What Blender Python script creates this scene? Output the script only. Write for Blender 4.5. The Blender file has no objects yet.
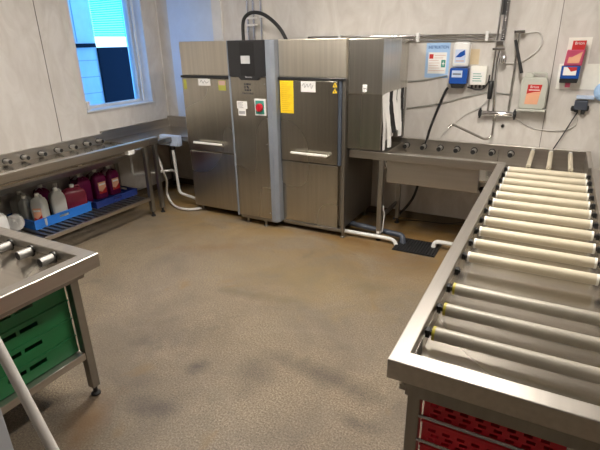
import bpy, bmesh, math, random
from mathutils import Vector, Matrix
random.seed(7)
S = bpy.context.scene
COL = S.collection
S.view_settings.view_transform = 'Standard'
S.view_settings.look = 'None'
S.view_settings.gamma = 1
S.view_settings.use_curve_mapping = False
S.view_settings.exposure = 0.85

# ------------------------------------------------------------------ materials
def nt(name):
    m = bpy.data.materials.new(name); m.use_nodes = True
    n = m.node_tree; b = n.nodes['Principled BSDF']
    return m, n, b
def N(n, t, **kw):
    x = n.nodes.new(t)
    for k, v in kw.items(): setattr(x, k, v)
    return x
def coords(n, scale=(1,1,1), rot=(0,0,0), world=True):
    if world:
        src = N(n, 'ShaderNodeNewGeometry').outputs['Position']
    else:
        src = N(n, 'ShaderNodeTexCoord').outputs['Object']
    mp = N(n, 'ShaderNodeMapping'); mp.inputs['Scale'].default_value = scale; mp.inputs['Rotation'].default_value = rot
    n.links.new(src, mp.inputs['Vector']); return mp.outputs['Vector']
def noise(n, vec, scale, detail=4, rough=.6, dist=0):
    x = N(n, 'ShaderNodeTexNoise'); x.inputs['Scale'].default_value = scale; x.inputs['Detail'].default_value = detail
    x.inputs['Roughness'].default_value = rough; x.inputs['Distortion'].default_value = dist
    n.links.new(vec, x.inputs['Vector']); return x.outputs['Fac']
def ramp(n, fac, stops):
    r = N(n, 'ShaderNodeValToRGB'); e = r.color_ramp.elements
    while len(e) < len(stops): e.new(.5)
    for i, (p, c) in enumerate(stops):
        e[i].position = p; e[i].color = (*c, 1) if len(c) == 3 else c
    n.links.new(fac, r.inputs['Fac']); return r.outputs['Color']
def mix(n, fac, a, b, mode='MIX'):
    x = N(n, 'ShaderNodeMix', data_type='RGBA', blend_type=mode)
    for sock, v in ((x.inputs['Factor'], fac), (x.inputs['A'], a), (x.inputs['B'], b)):
        pass
    def put(sock, v):
        if isinstance(v, (int, float)): sock.default_value = v
        elif isinstance(v, tuple): sock.default_value = (*v, 1) if len(v) == 3 else v
        else: n.links.new(v, sock)
    put(x.inputs[0], fac); put(x.inputs[6], a); put(x.inputs[7], b)
    return x.outputs[2]
def maprange(n, v, a, b, c, d):
    x = N(n, 'ShaderNodeMapRange'); x.inputs[1].default_value = a; x.inputs[2].default_value = b
    x.inputs[3].default_value = c; x.inputs[4].default_value = d; n.links.new(v, x.inputs[0]); return x.outputs[0]
def bump(n, b, h, strength, dist=.01):
    x = N(n, 'ShaderNodeBump'); x.inputs['Strength'].default_value = strength; x.inputs['Distance'].default_value = dist
    n.links.new(h, x.inputs['Height']); n.links.new(x.outputs['Normal'], b.inputs['Normal'])

def plain(name, col, rough=.5, metal=0, spec=.5, var=.06, vscale=6, alpha=None, trans=0, emit=None):
    m, n, b = nt(name)
    v = coords(n); f = noise(n, v, vscale, 3)
    lo = tuple(c*(1-var) for c in col); hi = tuple(min(1, c*(1+var)) for c in col)
    c = ramp(n, f, [(.3, lo), (.7, hi)])
    n.links.new(c, b.inputs['Base Color'])
    b.inputs['Roughness'].default_value = rough; b.inputs['Metallic'].default_value = metal
    b.inputs['Specular IOR Level'].default_value = spec
    if trans: b.inputs['Transmission Weight'].default_value = trans; b.inputs['IOR'].default_value = 1.35
    if emit:
        n.links.new(c, b.inputs['Emission Color']); b.inputs['Emission Strength'].default_value = emit
    return m

def steel(name, col=(.55,.53,.50), rough=.28, axis='z', streak=1.0, smudge=.35):
    # brushed stainless: very fine streaks along one axis, cloudy smudges in the gloss
    m, n, b = nt(name)
    sc = {'x': (.8, 48, 48), 'y': (48, .8, 48), 'z': (48, 48, .8)}[axis]
    f = noise(n, coords(n, sc), 1.0, 1, .5)
    g = noise(n, coords(n), 1.3, 0, .5)
    lo = tuple(c*.94 for c in col); hi = tuple(min(1, c*1.05) for c in col)
    n.links.new(ramp(n, f, [(.3, lo), (.7, hi)]), b.inputs['Base Color'])
    b.inputs['Metallic'].default_value = 1
    n.links.new(maprange(n, g, .2, .8, rough-.03, rough+.05), b.inputs['Roughness'])
    return m

M = {}
M['steel_door'] = steel('steel_door', (.49,.46,.40), .26, 'z', 1.2)
M['steel_hood'] = steel('steel_hood', (.70,.65,.56), .42, 'z', 1.2)
M['steel_exit'] = steel('steel_exit', (.60,.58,.53), .27, 'z', 1.2)
M['steel_rim'] = steel('steel_rim', (.52,.49,.45), .33, 'x', .8)
M['steel_rimy'] = steel('steel_rimy', (.54,.51,.47), .33, 'y', .8)
M['steel_tray'] = steel('steel_tray', (.54,.50,.44), .24, 'x', .6, .5)
M['steel_dull'] = steel('steel_dull', (.33,.315,.29), .40, 'z', .8)
M['tap_metal'] = plain('tap_metal', (.60,.59,.57), .22, 1, var=.05)
M['chrome'] = plain('chrome', (.75,.75,.76), .14, 1, var=.04)
M['grey_side'] = plain('grey_side', (.27,.30,.35), .38, .25)
M['dark_frame'] = plain('dark_frame', (.045,.05,.065), .35, .5)
M['post_blue'] = plain('post_blue_grey', (.10,.12,.155), .35, .4)
M['black_panel'] = plain('black_panel', (.022,.022,.024), .3)
M['black'] = plain('black_plastic', (.012,.012,.013), .45)
M['rubber'] = plain('rubber', (.015,.015,.016), .6)
M['screen'] = plain('screen', (.42,.42,.42), .25, emit=.12)
M['roller'] = plain('roller_cream', (.61,.545,.41), .42, var=.05)
M['roller_near'] = plain('roller_grey_reflection', (.40,.37,.31), .42, .12, var=.08)  # near rollers: grey reflection painted into the plastic's colour
M['cap_white'] = plain('cap_white', (.85,.84,.78), .4)
M['cap_yellow'] = plain('cap_yellow', (.50,.43,.05), .45)
M['stub'] = plain('stub_tube', (.34,.33,.31), .42, .5)
M['white'] = plain('white_plastic', (.80,.80,.79), .4)
M['pvc'] = plain('white_pvc', (.74,.74,.71), .35)
M['pvc_grey'] = plain('grey_pvc', (.055,.065,.09), .4)
M['pole_white'] = plain('pole_white', (.60,.58,.55), .4)
M['whitepaper'] = plain('white_paper', (.82,.81,.79), .7)
M['ink'] = plain('ink', (.05,.05,.07), .6)
M['yellow'] = plain('yellow_paper', (.90,.62,.02), .6)
M['yellow_line'] = plain('yellow_print', (.62,.36,.01), .6)
M['label_olive'] = plain('label_olive', (.42,.42,.08), .5)
M['label_pink'] = plain('label_pink', (.58,.38,.33), .5)
M['red'] = plain('red_plastic', (.55,.015,.03), .4)
M['red_label'] = plain('red_label', (.50,.02,.02), .45)
M['peach'] = plain('peach_print', (.80,.42,.26), .5)
M['pink'] = plain('pink_clear_plastic', (.62,.10,.19), .3, alpha=None, trans=.25)
M['green'] = plain('green_crate', (.010,.150,.045), .42, var=.12)
M['red_crate'] = plain('red_crate', (.55,.010,.025), .45, var=.1)
M['blue'] = plain('blue_crate', (.020,.17,.62), .4)
M['navy'] = plain('navy_crate', (.010,.028,.16), .45)
M['dispenser_blue'] = plain('dispenser_blue', (.015,.075,.34), .25)
M['lightblue'] = plain('light_blue', (.36,.55,.82), .5)
M['paleblue'] = plain('pale_blue', (.50,.60,.78), .5)
M['beige'] = plain('beige_card', (.66,.54,.36), .7)
M['purple_liquid'] = plain('purple_liquid', (.155,.012,.065), .22, trans=.15)
M['pink_liquid'] = plain('pink_liquid', (.26,.03,.06), .25, trans=.15)
M['milky'] = plain('milky_plastic', (.62,.62,.58), .38, trans=.35)
M['milky_dim'] = plain('milky_empty', (.45,.45,.42), .38, trans=.5)
M['purple_neck'] = plain('hazy_neck', (.36,.30,.34), .35, trans=.3)
M['jug'] = plain('jug_grey_white', (.56,.57,.51), .4, trans=.1)
M['hose_clear'] = plain('clear_hose', (.74,.72,.69), .3, trans=.15)
M['green_box'] = plain('green_switch_plate', (.05,.28,.22), .5)
M['bin'] = plain('bin_grey_white', (.50,.53,.58), .5)
M['lamp_body'] = plain('lamp_body', (.8,.8,.8), .5)
def emis(name, col, s):
    m, n, b = nt(name)
    f = noise(n, coords(n), 3, 2)
    n.links.new(ramp(n, f, [(0, tuple(c*.96 for c in col)), (1, col)]), b.inputs['Emission Color'])
    b.inputs['Base Color'].default_value = (*col, 1); b.inputs['Emission Strength'].default_value = s
    return m
M['tube_light'] = emis('lamp_glow', (1, .93, .84), 50)

# floor: speckled epoxy with stains and dried-water marks
def floor_mat():
    m, n, b = nt('floor_epoxy')
    v = coords(n)
    sp = noise(n, v, 105, 2, .8)
    md = noise(n, v, 28, 4, .7)
    big = noise(n, v, 1.1, 4, .6, .5)
    base = ramp(n, sp, [(.30, (.085,.062,.038)), (.5, (.245,.193,.132)), (.70, (.43,.355,.255))])
    base = mix(n, maprange(n, md, .3, .7, 0, .3), base, (.15,.12,.085))
    base = mix(n, maprange(n, big, .40, .62, 0, .6), base, (.135,.112,.088))
    # rust-brown staining, mostly in the back by the machine and drain
    stain = noise(n, coords(n, (1,1.6,1)), 2.3, 4, .6, .8)
    sx = N(n, 'ShaderNodeSeparateXYZ'); n.links.new(N(n, 'ShaderNodeNewGeometry').outputs['Position'], sx.inputs[0])
    yb = maprange(n, sx.outputs['Y'], 2.9, 3.9, 0, 1)
    ms = N(n, 'ShaderNodeMath', operation='MULTIPLY'); n.links.new(maprange(n, stain, .38, .58, 0.15, .8), ms.inputs[0]); n.links.new(yb, ms.inputs[1])
    base = mix(n, ms.outputs[0], base, (.26,.155,.04))
    st2 = noise(n, coords(n, (1.2,.8,1)), 1.7, 3, .5, 1.2)
    base = mix(n, maprange(n, st2, .64, .74, 0, .6), base, (.22,.14,.055))
    # pale dried-water edges
    w = noise(n, coords(n, (1,1,1), (0,0,.7)), .8, 3, .5, .3)
    ab = N(n, 'ShaderNodeMath', operation='SUBTRACT'); n.links.new(w, ab.inputs[0]); ab.inputs[1].default_value = .55
    ab2 = N(n, 'ShaderNodeMath', operation='ABSOLUTE'); n.links.new(ab.outputs[0], ab2.inputs[0])
    base = mix(n, maprange(n, ab2.outputs[0], 0, .02, .05, 0), base, (.48,.42,.34))
    dk = noise(n, coords(n, (1,1.4,1), (0,0,.4)), 3.1, 5, .6, .5)
    base = mix(n, maprange(n, dk, .60, .70, 0, .35), base, (.10,.085,.065))
    pos = N(n, 'ShaderNodeNewGeometry').outputs['Position']
    wob = noise(n, v, 7, 4, .6)
    def blob(base, cx, cy, rx, ry, rot, col, k):
        mp = N(n, 'ShaderNodeMapping', vector_type='TEXTURE'); mp.inputs['Location'].default_value = (cx, cy, 0)
        mp.inputs['Rotation'].default_value = (0, 0, rot); mp.inputs['Scale'].default_value = (rx, ry, 1)
        n.links.new(pos, mp.inputs['Vector'])
        ln = N(n, 'ShaderNodeVectorMath', operation='LENGTH'); n.links.new(mp.outputs['Vector'], ln.inputs[0])
        ad = N(n, 'ShaderNodeMath', operation='MULTIPLY_ADD'); n.links.new(wob, ad.inputs[0]); ad.inputs[1].default_value = 1.9; n.links.new(ln.outputs['Value'], ad.inputs[2])
        return mix(n, maprange(n, ad.outputs[0], 1.0, 2.1, k, 0), base, col)
    D_ = (.055,.045,.038); Bn = (.17,.085,.022)
    for a_ in ((-1.61,1.66,.10,.07,.3,D_,.75), (-1.95,1.85,.42,.22,.4,D_,.38), (-1.60,1.29,.16,.10,.5,D_,.6), (-.86,1.92,.50,.09,-.12,D_,.55),
               (-1.28,1.75,.14,.22,.2,D_,.4), (-.62,1.68,.15,.06,0,D_,.5), (-1.75,2.50,.38,.08,.15,D_,.45), (-1.02,3.0,.18,.12,0,D_,.35),
               (-1.83,1.08,.13,.24,.5,Bn,.65), (-1.75,1.30,.45,.40,.2,D_,.28), (-1.55,3.78,.50,.12,0,Bn,.7), (-1.05,3.60,.55,.16,-.1,Bn,.5),
               (-2.6,3.05,.5,.10,.5,Bn,.4), (-1.0,4.1,.6,.35,0,Bn,.6), (-.9,1.4,.5,.2,.4,D_,.3), (-1.5,2.9,.9,.45,0,(.24,.17,.07),.5)):
        base = blob(base, *a_)
    n.links.new(base, b.inputs['Base Color'])
    n.links.new(maprange(n, big, .3, .7, .42, .62), b.inputs['Roughness'])
    b.inputs['Specular IOR Level'].default_value = .4
    bump(n, b, sp, .25, .004)
    return m
M['floor'] = floor_mat()

def wall_mat(name, a, b_, c):
    # laminated panel with faint diagonal marbling
    m, n, b = nt(name)
    v = coords(n, (1.1,1.1,.5), (0.75,.75,0))
    f = noise(n, v, 5.5, 6, .62, 1.3)
    g = noise(n, coords(n), 1.2, 3, .5)
    col = ramp(n, f, [(.32, a), (.5, b_), (.66, c)])
    col = mix(n, maprange(n, g, .35, .65, 0, .35), col, a)
    n.links.new(col, b.inputs['Base Color'])
    b.inputs['Roughness'].default_value = .34; b.inputs['Specular IOR Level'].default_value = .35
    bump(n, b, f, .03, .01)
    return m
M['wall'] = wall_mat('wall_panel_marbled', (.57,.535,.50), (.64,.61,.575), (.70,.675,.645))
M['wall_plain'] = plain('wall_plain', (.24,.215,.19), .6, var=.03)
M['ceiling'] = plain('ceiling_paint', (.50,.485,.46), .8, var=.03)
M['joint'] = plain('joint_grey', (.16,.145,.13), .6)
M['trim_white'] = plain('trim_white', (.72,.70,.67), .4)
M['glossy_sheet'] = plain('glossy_sheet', (.60,.69,.84), .35, 0, var=.04)  # pale film sheet with skylight blue mixed into its base colour
M['cove'] = plain('cove_brown', (.13,.095,.055), .55)
M['frame_white'] = plain('window_frame_white', (.62,.63,.64), .35)
M['facade'] = plain('facade_white', (.62,.66,.70), .5)
M['facade_line'] = plain('facade_groove', (.30,.34,.38), .6)
M['facade_navy'] = plain('facade_navy', (.006,.006,.014), .7, spec=.15)
M['louvre'] = emis('louvre_sunlit_glow', (.0,.60,.72), .55)  # louvres and their bright pane glow by themselves to imitate sunlight on them
M['louvre_hot'] = emis('louvre_sunlit_glare', (.75,1.0,1.0), .8)
M['yard'] = plain('yard_asphalt', (.2,.2,.2), .9)
def glass_mat():
    m, n, b = nt('window_glass')
    b.inputs['Base Color'].default_value = (.93,.97,1,1); b.inputs['Roughness'].default_value = .0
    b.inputs['Transmission Weight'].default_value = 1; b.inputs['IOR'].default_value = 1.01
    return m
M['glass'] = glass_mat()

# ------------------------------------------------------------------ mesh tools
class MB:
    def __init__(s): s.bm = bmesh.new()
    def box(s, x0, x1, y0, y1, z0, z1):
        vs = [s.bm.verts.new((x, y, z)) for x in (x0, x1) for y in (y0, y1) for z in (z0, z1)]
        for f in ((0,1,3,2),(4,6,7,5),(0,4,5,1),(2,3,7,6),(0,2,6,4),(1,5,7,3)):
            s.bm.faces.new([vs[i] for i in f])
        return s
    def prism(s, pts, y0, y1, axis='y'):
        def P(a, b, t):
            return {'y': (a, t, b), 'x': (t, a, b), 'z': (a, b, t)}[axis]
        A = [s.bm.verts.new(P(a, b, y0)) for a, b in pts]; B = [s.bm.verts.new(P(a, b, y1)) for a, b in pts]
        n = len(pts)
        s.bm.faces.new(A); s.bm.faces.new(B[::-1])
        for i in range(n): s.bm.faces.new((A[i], B[i], B[(i+1) % n], A[(i+1) % n]))
        return s
    def tube(s, pts, r, seg=10, cap=True):
        pts = [Vector(p) for p in pts]; rr = r if isinstance(r, (list, tuple)) else [r]*len(pts)
        up = None; rings = []
        for i, p in enumerate(pts):
            d = (pts[min(i+1, len(pts)-1)] - pts[max(i-1, 0)]).normalized()
            if up is None: up = Vector((0,0,1)) if abs(d.z) < .9 else Vector((1,0,0))
            a = d.cross(up).normalized(); up = a.cross(d).normalized()
            rings.append([s.bm.verts.new(p + (a*math.cos(2*math.pi*k/seg) + up*math.sin(2*math.pi*k/seg))*rr[i]) for k in range(seg)])
        for A, B in zip(rings, rings[1:]):
            for k in range(seg): s.bm.faces.new((A[k], A[(k+1) % seg], B[(k+1) % seg], B[k]))
        if cap: s.bm.faces.new(rings[0][::-1]); s.bm.faces.new(rings[-1])
        return s
    def lathe(s, prof, origin, axis='z', seg=20):
        # prof: (radius, height) pairs from bottom to top along the axis
        o = Vector(origin); rings = []
        ax = axis if isinstance(axis, Vector) else {'x': Vector((1,0,0)), 'y': Vector((0,1,0)), 'z': Vector((0,0,1))}[axis]
        ax = ax.normalized(); t = Vector((0,0,1)) if abs(ax.z) < .9 else Vector((1,0,0))
        u = ax.cross(t).normalized(); w = ax.cross(u)
        for r, h in prof:
            rings.append([s.bm.verts.new(o + ax*h + (u*math.cos(2*math.pi*k/seg) + w*math.sin(2*math.pi*k/seg))*max(r, 1e-4)) for k in range(seg)])
        for A, B in zip(rings, rings[1:]):
            for k in range(seg): s.bm.faces.new((A[k], A[(k+1) % seg], B[(k+1) % seg], B[k]))
        s.bm.faces.new(rings[0][::-1]); s.bm.faces.new(rings[-1])
        return s
    def cyl(s, p0, p1, r, seg=14): return s.tube([p0, p1], r, seg)
    def plate(s, O, U, V, T, holes):
        # a plate O + a*U + b*V (a,b in metres along unit vectors), thickness T, with rectangular holes (a0,a1,b0,b1)
        O, U, V, T, (W, H) = Vector(O), Vector(U[0]), Vector(V[0]), Vector(T), (U[1], V[1])
        xs = sorted({0, W, *[round(h[i], 5) for h in holes for i in (0, 1)]}); ys = sorted({0, H, *[round(h[i], 5) for h in holes for i in (2, 3)]})
        def solid(i, j):
            if i < 0 or j < 0 or i >= len(xs)-1 or j >= len(ys)-1: return False
            cx, cy = (xs[i]+xs[i+1])/2, (ys[j]+ys[j+1])/2
            return not any(h[0] < cx < h[1] and h[2] < cy < h[3] for h in holes)
        cache = {}
        def v(i, j, t):
            if (i, j, t) not in cache: cache[(i, j, t)] = s.bm.verts.new(O + U*xs[i] + V*ys[j] + T*t)
            return cache[(i, j, t)]
        for i in range(len(xs)-1):
            for j in range(len(ys)-1):
                if not solid(i, j): continue
                s.bm.faces.new((v(i,j,0), v(i,j+1,0), v(i+1,j+1,0), v(i+1,j,0)))
                s.bm.faces.new((v(i,j,1), v(i+1,j,1), v(i+1,j+1,1), v(i,j+1,1)))
                if not solid(i-1, j): s.bm.faces.new((v(i,j,0), v(i,j,1), v(i,j+1,1), v(i,j+1,0)))
                if not solid(i+1, j): s.bm.faces.new((v(i+1,j,0), v(i+1,j+1,0), v(i+1,j+1,1), v(i+1,j,1)))
                if not solid(i, j-1): s.bm.faces.new((v(i,j,0), v(i+1,j,0), v(i+1,j,1), v(i,j,1)))
                if not solid(i, j+1): s.bm.faces.new((v(i,j+1,0), v(i,j+1,1), v(i+1,j+1,1), v(i+1,j+1,0)))
        return s
    def build(s, name, mat, parent=None, bevel=0, smooth=False, sub=0):
        bmesh.ops.recalc_face_normals(s.bm, faces=s.bm.faces)
        me = bpy.data.meshes.new(name); s.bm.to_mesh(me); s.bm.free()
        o = bpy.data.objects.new(name, me); COL.objects.link(o)
        me.materials.append(M[mat] if isinstance(mat, str) else mat)
        if parent is not None:
            o.parent = parent
            w = world_loc(parent)
            for v in me.vertices: v.co -= w
        if bevel:
            md = o.modifiers.new('bevel', 'BEVEL'); md.width = bevel; md.segments = 2; md.limit_method = 'ANGLE'; md.angle_limit = math.radians(40)
        if sub:
            md = o.modifiers.new('sub', 'SUBSURF'); md.levels = sub; md.render_levels = sub
        if smooth:
            for p in me.polygons: p.use_smooth = True
            if smooth != 'all':
                for e in me.edges: pass
                set_sharp(me)
        return o
def set_sharp(me, ang=40):
    bm = bmesh.new(); bm.from_mesh(me)
    for e in bm.edges:
        if len(e.link_faces) == 2 and e.calc_face_angle(0) > math.radians(ang): e.smooth = False
    bm.to_mesh(me); bm.free()
def world_loc(o):
    v = Vector((0,0,0))
    while o is not None:
        v += Vector(o.location); o = o.parent
    return v
def tag(o, label=None, cat=None, group=None, kind=None):
    if label: o['label'] = label
    if cat: o['category'] = cat
    if group: o['group'] = group
    if kind: o['kind'] = kind
    return o
def thing(name, loc, label, cat, group=None):
    o = bpy.data.objects.new(name, None); COL.objects.link(o); o.location = loc; o.empty_display_size = .05
    return tag(o, label, cat, group)
def struct(mb, name, mat, label=None, parent=None, bevel=0, smooth=False):
    o = mb.build(name, mat, parent, bevel, smooth)
    if parent is None: tag(o, label, None, None, 'structure')
    return o
def copy_tree(o, parent=None):
    c = o.copy(); COL.objects.link(c); c.parent = parent
    for ch in list(o.children): copy_tree(ch, c)
    return c
def text(name, body, size, loc, rot, mat, parent, ext=.0006, align='CENTER', sx=1):
    cu = bpy.data.curves.new(name, 'FONT'); cu.body = body; cu.size = size; cu.extrude = ext; cu.align_x = align; cu.align_y = 'CENTER'
    t = bpy.data.objects.new(name, cu); COL.objects.link(t)
    bpy.context.view_layer.update()
    me = bpy.data.meshes.new_from_object(t.evaluated_get(bpy.context.evaluated_depsgraph_get()))
    bpy.data.objects.remove(t)
    me.transform(Matrix.Translation(Vector(loc)) @ rot @ Matrix.Scale(sx, 4, (1,0,0)))
    me.materials.clear(); me.materials.append(M[mat])
    o = bpy.data.objects.new(name, me); COL.objects.link(o); o.parent = parent
    w = world_loc(parent)
    for v in me.vertices: v.co -= w
    return o
FACE_Y = Matrix.Rotation(math.pi/2, 4, 'X')                      # text readable when looked at along +Y
FACE_X = Matrix.Rotation(math.pi/2, 4, 'Z') @ FACE_Y             # text readable when looked at along -X
def arc(pts, n=6):
    # smooth a polyline (Catmull-Rom)
    P = [Vector(p) for p in pts]; out = []
    for i in range(len(P)-1):
        a, b, c, d = P[max(i-1,0)], P[i], P[i+1], P[min(i+2, len(P)-1)]
        for k in range(n):
            t = k/n
            out.append(.5*((2*b)+(-a+c)*t+(2*a-5*b+4*c-d)*t*t+(-a+3*b-3*c+d)*t**3))
    out.append(P[-1]); return out
def elbow(pts, r=.04, n=5):
    # polyline with rounded corners
    P = [Vector(p) for p in pts]; out = [P[0]]
    for i in range(1, len(P)-1):
        a = P[i] + (P[i-1]-P[i]).normalized()*r; c = P[i] + (P[i+1]-P[i]).normalized()*r
        for k in range(n+1):
            t = k/n; out.append(a*(1-t)**2 + P[i]*2*t*(1-t) + c*t*t)
    out.append(P[-1]); return out

# ------------------------------------------------------------------ camera (solved from the photo's vanishing points)
yaw, pitch, roll, foc = -0.499095092, 0.374723867, 0.0194747341, 464.841239
ca, sa, cb, sb, cc, sc_ = math.cos(yaw), math.sin(yaw), math.cos(pitch), math.sin(pitch), math.cos(roll), math.sin(roll)
fwd = Vector((sa*cb, ca*cb, -sb)); rt = Vector((ca, -sa, 0)); dn = fwd.cross(rt)
r2 = rt*cc + dn*sc_; d2 = -rt*sc_ + dn*cc
cam = bpy.data.cameras.new('camera'); co = bpy.data.objects.new('camera', cam); COL.objects.link(co)
mw = Matrix(((r2.x, -d2.x, -fwd.x, 0), (r2.y, -d2.y, -fwd.y, 0), (r2.z, -d2.z, -fwd.z, 1.75), (0,0,0,1)))
co.matrix_world = mw
cam.sensor_width = 36; cam.lens = foc/600*36; cam.clip_start = .02
S.camera = co

# ------------------------------------------------------------------ room
XL, XR, YF, YB, ZC = -4.42, 1.55, -2.4, 4.60, 2.85
struct(MB().box(XL-.3, XR+.2, YF-.2, YB+.2, -.1, 0), 'floor', 'floor', 'beige speckled epoxy floor with brown stains')
struct(MB().box(XL-.3, XR+.2, YF-.2, YB+.2, ZC, ZC+.1), 'ceiling', 'ceiling', 'plain pale ceiling')
struct(MB().box(XL-.3, XR+.2, YB, YB+.2, 0, ZC), 'wall_back', 'wall', 'marbled pale wall panels behind the dishwasher')
struct(MB().box(XR, XR+.2, YF, YB, 0, ZC), 'wall_right', 'wall', 'pale wall on the right side')
struct(MB().box(XL-.3, XR+.2, YF-.2, YF, 0, ZC), 'wall_front', 'wall_plain', 'plain wall behind the viewer')
WY0, WY1, WZ0, WZ1 = 3.40, 4.36, 1.10, 2.42
lw = MB()
lw.plate((XL, YF, 0), ((0,1,0), YB-YF), ((0,0,1), ZC), (-.28,0,0), [(WY0-YF, WY1-YF, WZ0, WZ1)])
struct(lw, 'wall_left', 'wall', 'marbled pale wall panels with a window above the left roller table')
# panel joints
struct(MB().box(XL, XL+.003, 3.028, 3.035, .0, ZC), 'trim_1', 'joint', 'thin dark panel joint on the left wall')
struct(MB().box(-.078, -.073, YB-.003, YB, 0, ZC), 'trim_2', 'joint', 'thin panel joint on the back wall right of the canister')
struct(MB().box(XL, XL+.012, YB-.012, YB, .8, ZC), 'trim_3', 'trim_white', 'white corner trim between left and back wall')
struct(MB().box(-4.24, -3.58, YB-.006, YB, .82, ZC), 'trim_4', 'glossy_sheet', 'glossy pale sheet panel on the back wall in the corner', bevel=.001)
struct(MB().box(-3.575, -3.44, YB-.022, YB, .82, ZC), 'trim_5', 'trim_white', 'pale vertical cover strip beside the glossy sheet', bevel=.004)
struct(MB().box(XL+.002, XR, YB-.02, YB, 0, .07), 'baseboard_back', 'cove', 'brown coved skirting along the back wall')
struct(MB().box(XL, XL+.02, YF, YB-.02, 0, .07), 'baseboard_left', 'cove', 'brown coved skirting along the left wall')

# window
wf = MB()
d0, d1 = XL-.24, XL-.16
t = .05
wf.box(d0, d1, WY0, WY0+.02, WZ0, WZ1); wf.box(d0, d1, WY1-t, WY1, WZ0, WZ1)
wf.box(d0, d1, WY0+.02, WY1-t, WZ0, WZ0+.03); wf.box(d0, d1, WY0+.02, WY1-t, WZ1-t, WZ1)
win = struct(wf, 'window_1', 'frame_white', 'white framed window above the left roller table', bevel=.003)
struct(MB().box(XL-.2, XL-.195, WY0+.02, WY1-t, WZ0+.03, WZ1-t), 'glass', 'glass', parent=win)
struct(MB().box(XL-.16, XL+.02, WY0-.01, WY1+.01, WZ0-.015, WZ0+.002), 'window_sill', 'frame_white', parent=win, bevel=.003)
struct(MB().box(XL-.16, XL+.006, WY1-.012, WY1+.0, WZ0, WZ1), 'window_reveal', 'frame_white', parent=win)
struct(MB().tube([(XL-.10, WY1-.045, WZ0+.002), (XL-.10, WY1-.045, WZ1)], .014), 'window_bar', 'trim_white', parent=win, smooth=True)
lt = MB().box(XL+.004, XL+.03, WY0-.01, WY0+.02, WZ0+.01, WZ0+.10); lt.box(XL+.004, XL+.05, WY0-.005, WY0+.015, WZ0+.085, WZ0+.105)
struct(lt, 'window_latch', 'trim_white', parent=win, bevel=.004)

# ------------------------------------------------------------------ outside the window
FX = -5.6
fb = thing('neighbouring_building', (FX-.1, 4.6, 0), 'white panelled building front with dark door seen through the window', 'building')
MB().box(FX-.3, FX, 2.6, 7.5, 0, 3.4).build('facade_wall', 'facade', fb)
g = MB()
for z in (1.15, 1.36, 1.57): g.box(FX, FX+.004, 3.6, 4.60, z, z+.008)
for y in (4.05, 4.33): g.box(FX, FX+.004, y, y+.012, 1.80, 3.0)
g.build('panel_grooves', 'facade_line', fb)
MB().box(FX, FX+.03, 3.6, 4.60, 1.735, 1.785).build('ledge', 'facade_navy', fb, bevel=.004)
MB().box(FX, FX+.03, 4.62, 5.14, .1, 1.73).build('dark_door', 'facade_navy', fb, bevel=.004)
lv = thing('sunlit_louvres', (FX+.05, 4.88, 1.74), 'bright cyan sunlit louvres with painted-in glow, seen through the window', 'window')
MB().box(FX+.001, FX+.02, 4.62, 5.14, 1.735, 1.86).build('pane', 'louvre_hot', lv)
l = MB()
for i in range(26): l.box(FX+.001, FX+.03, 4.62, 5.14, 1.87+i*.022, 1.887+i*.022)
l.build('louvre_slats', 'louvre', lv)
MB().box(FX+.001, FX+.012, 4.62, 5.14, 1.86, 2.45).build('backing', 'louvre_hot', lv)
struct(MB().box(FX-.3, XL-.3, 0, 8, -.1, 0), 'yard', 'yard', 'paved yard outside the window')

# ------------------------------------------------------------------ dishwasher
DW = thing('dishwasher', (-2.45, 4.15, 0), 'large stainless steel hood dishwasher with black control panel against the back wall', 'dishwasher')
YD = 3.80
def hb(name, mat, *b, bev=.004, parent=DW): return MB().box(*b).build(name, mat, parent, bevel=bev)
hb('tank_body', 'steel_dull', -3.398, -1.595, YD+.03, 4.54, .10, .93)
hb('housing', 'steel_hood', -3.398, -2.726, YD+.012, 4.54, .93, 1.775)
hb('housing', 'steel_hood', -2.30, -1.595, YD+.012, 4.54, .93, 1.775)
hb('top_panel', 'steel_hood', -3.40, -2.752, YD-.004, YD+.012, 1.462, 1.775)
hb('top_panel', 'steel_hood', -2.255, -1.60, YD-.004, YD+.012, 1.462, 1.775)
hb('door_gasket', 'black_panel', -3.40, -2.752, YD-.03, YD+.012, 1.438, 1.460)
hb('door_gasket', 'black_panel', -2.255, -1.60, YD-.03, YD+.012, 1.438, 1.460)
dL = hb('sliding_door', 'steel_door', -3.395, -2.753, YD-.022, YD+.008, .705, 1.436, bev=.006)
dR = hb('sliding_door', 'steel_door', -2.245, -1.665, YD-.022, YD+.008, .705, 1.436, bev=.006)
hb('lower_panel', 'steel_door', -3.40, -2.753, YD-.004, YD+.03, .075, .692, bev=.006)
hb('lower_panel', 'steel_door', -2.255, -1.665, YD-.004, YD+.03, .085, .692, bev=.006)
hb('dark_frame_post', 'post_blue', -1.663, -1.632, YD-.018, YD+.03, .70, 1.46)
hb('dark_frame_post', 'post_blue', -2.285, -2.257, YD-.018, YD+.03, .70, 1.46)
hb('corner_post', 'steel_dull', -1.63, -1.595, YD-.012, YD+.03, .06, 1.46)
hb('base_rail', 'steel_dull', -2.255, -1.595, YD-.01, YD+.03, .05, .082)
def door_handle(x0, x1, z, par):
    yy = YD-.022
    MB().tube(elbow([(x0, yy, z+.012), (x0, yy-.045, z+.012), (x1, yy-.045, z), (x1, yy, z-.012)], .02), .011).build('handle', 'chrome', par, smooth=True)
    MB().box(x0-.01, x1+.012, yy-.058, yy-.032, z+.002, z+.022).build('handle_grip', 'cap_white', par, bevel=.006)  # white colour stands in for the bright reflection along the bar
door_handle(-3.27, -2.93, .785, dL); door_handle(-2.11, -1.76, .780, dR)
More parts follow.
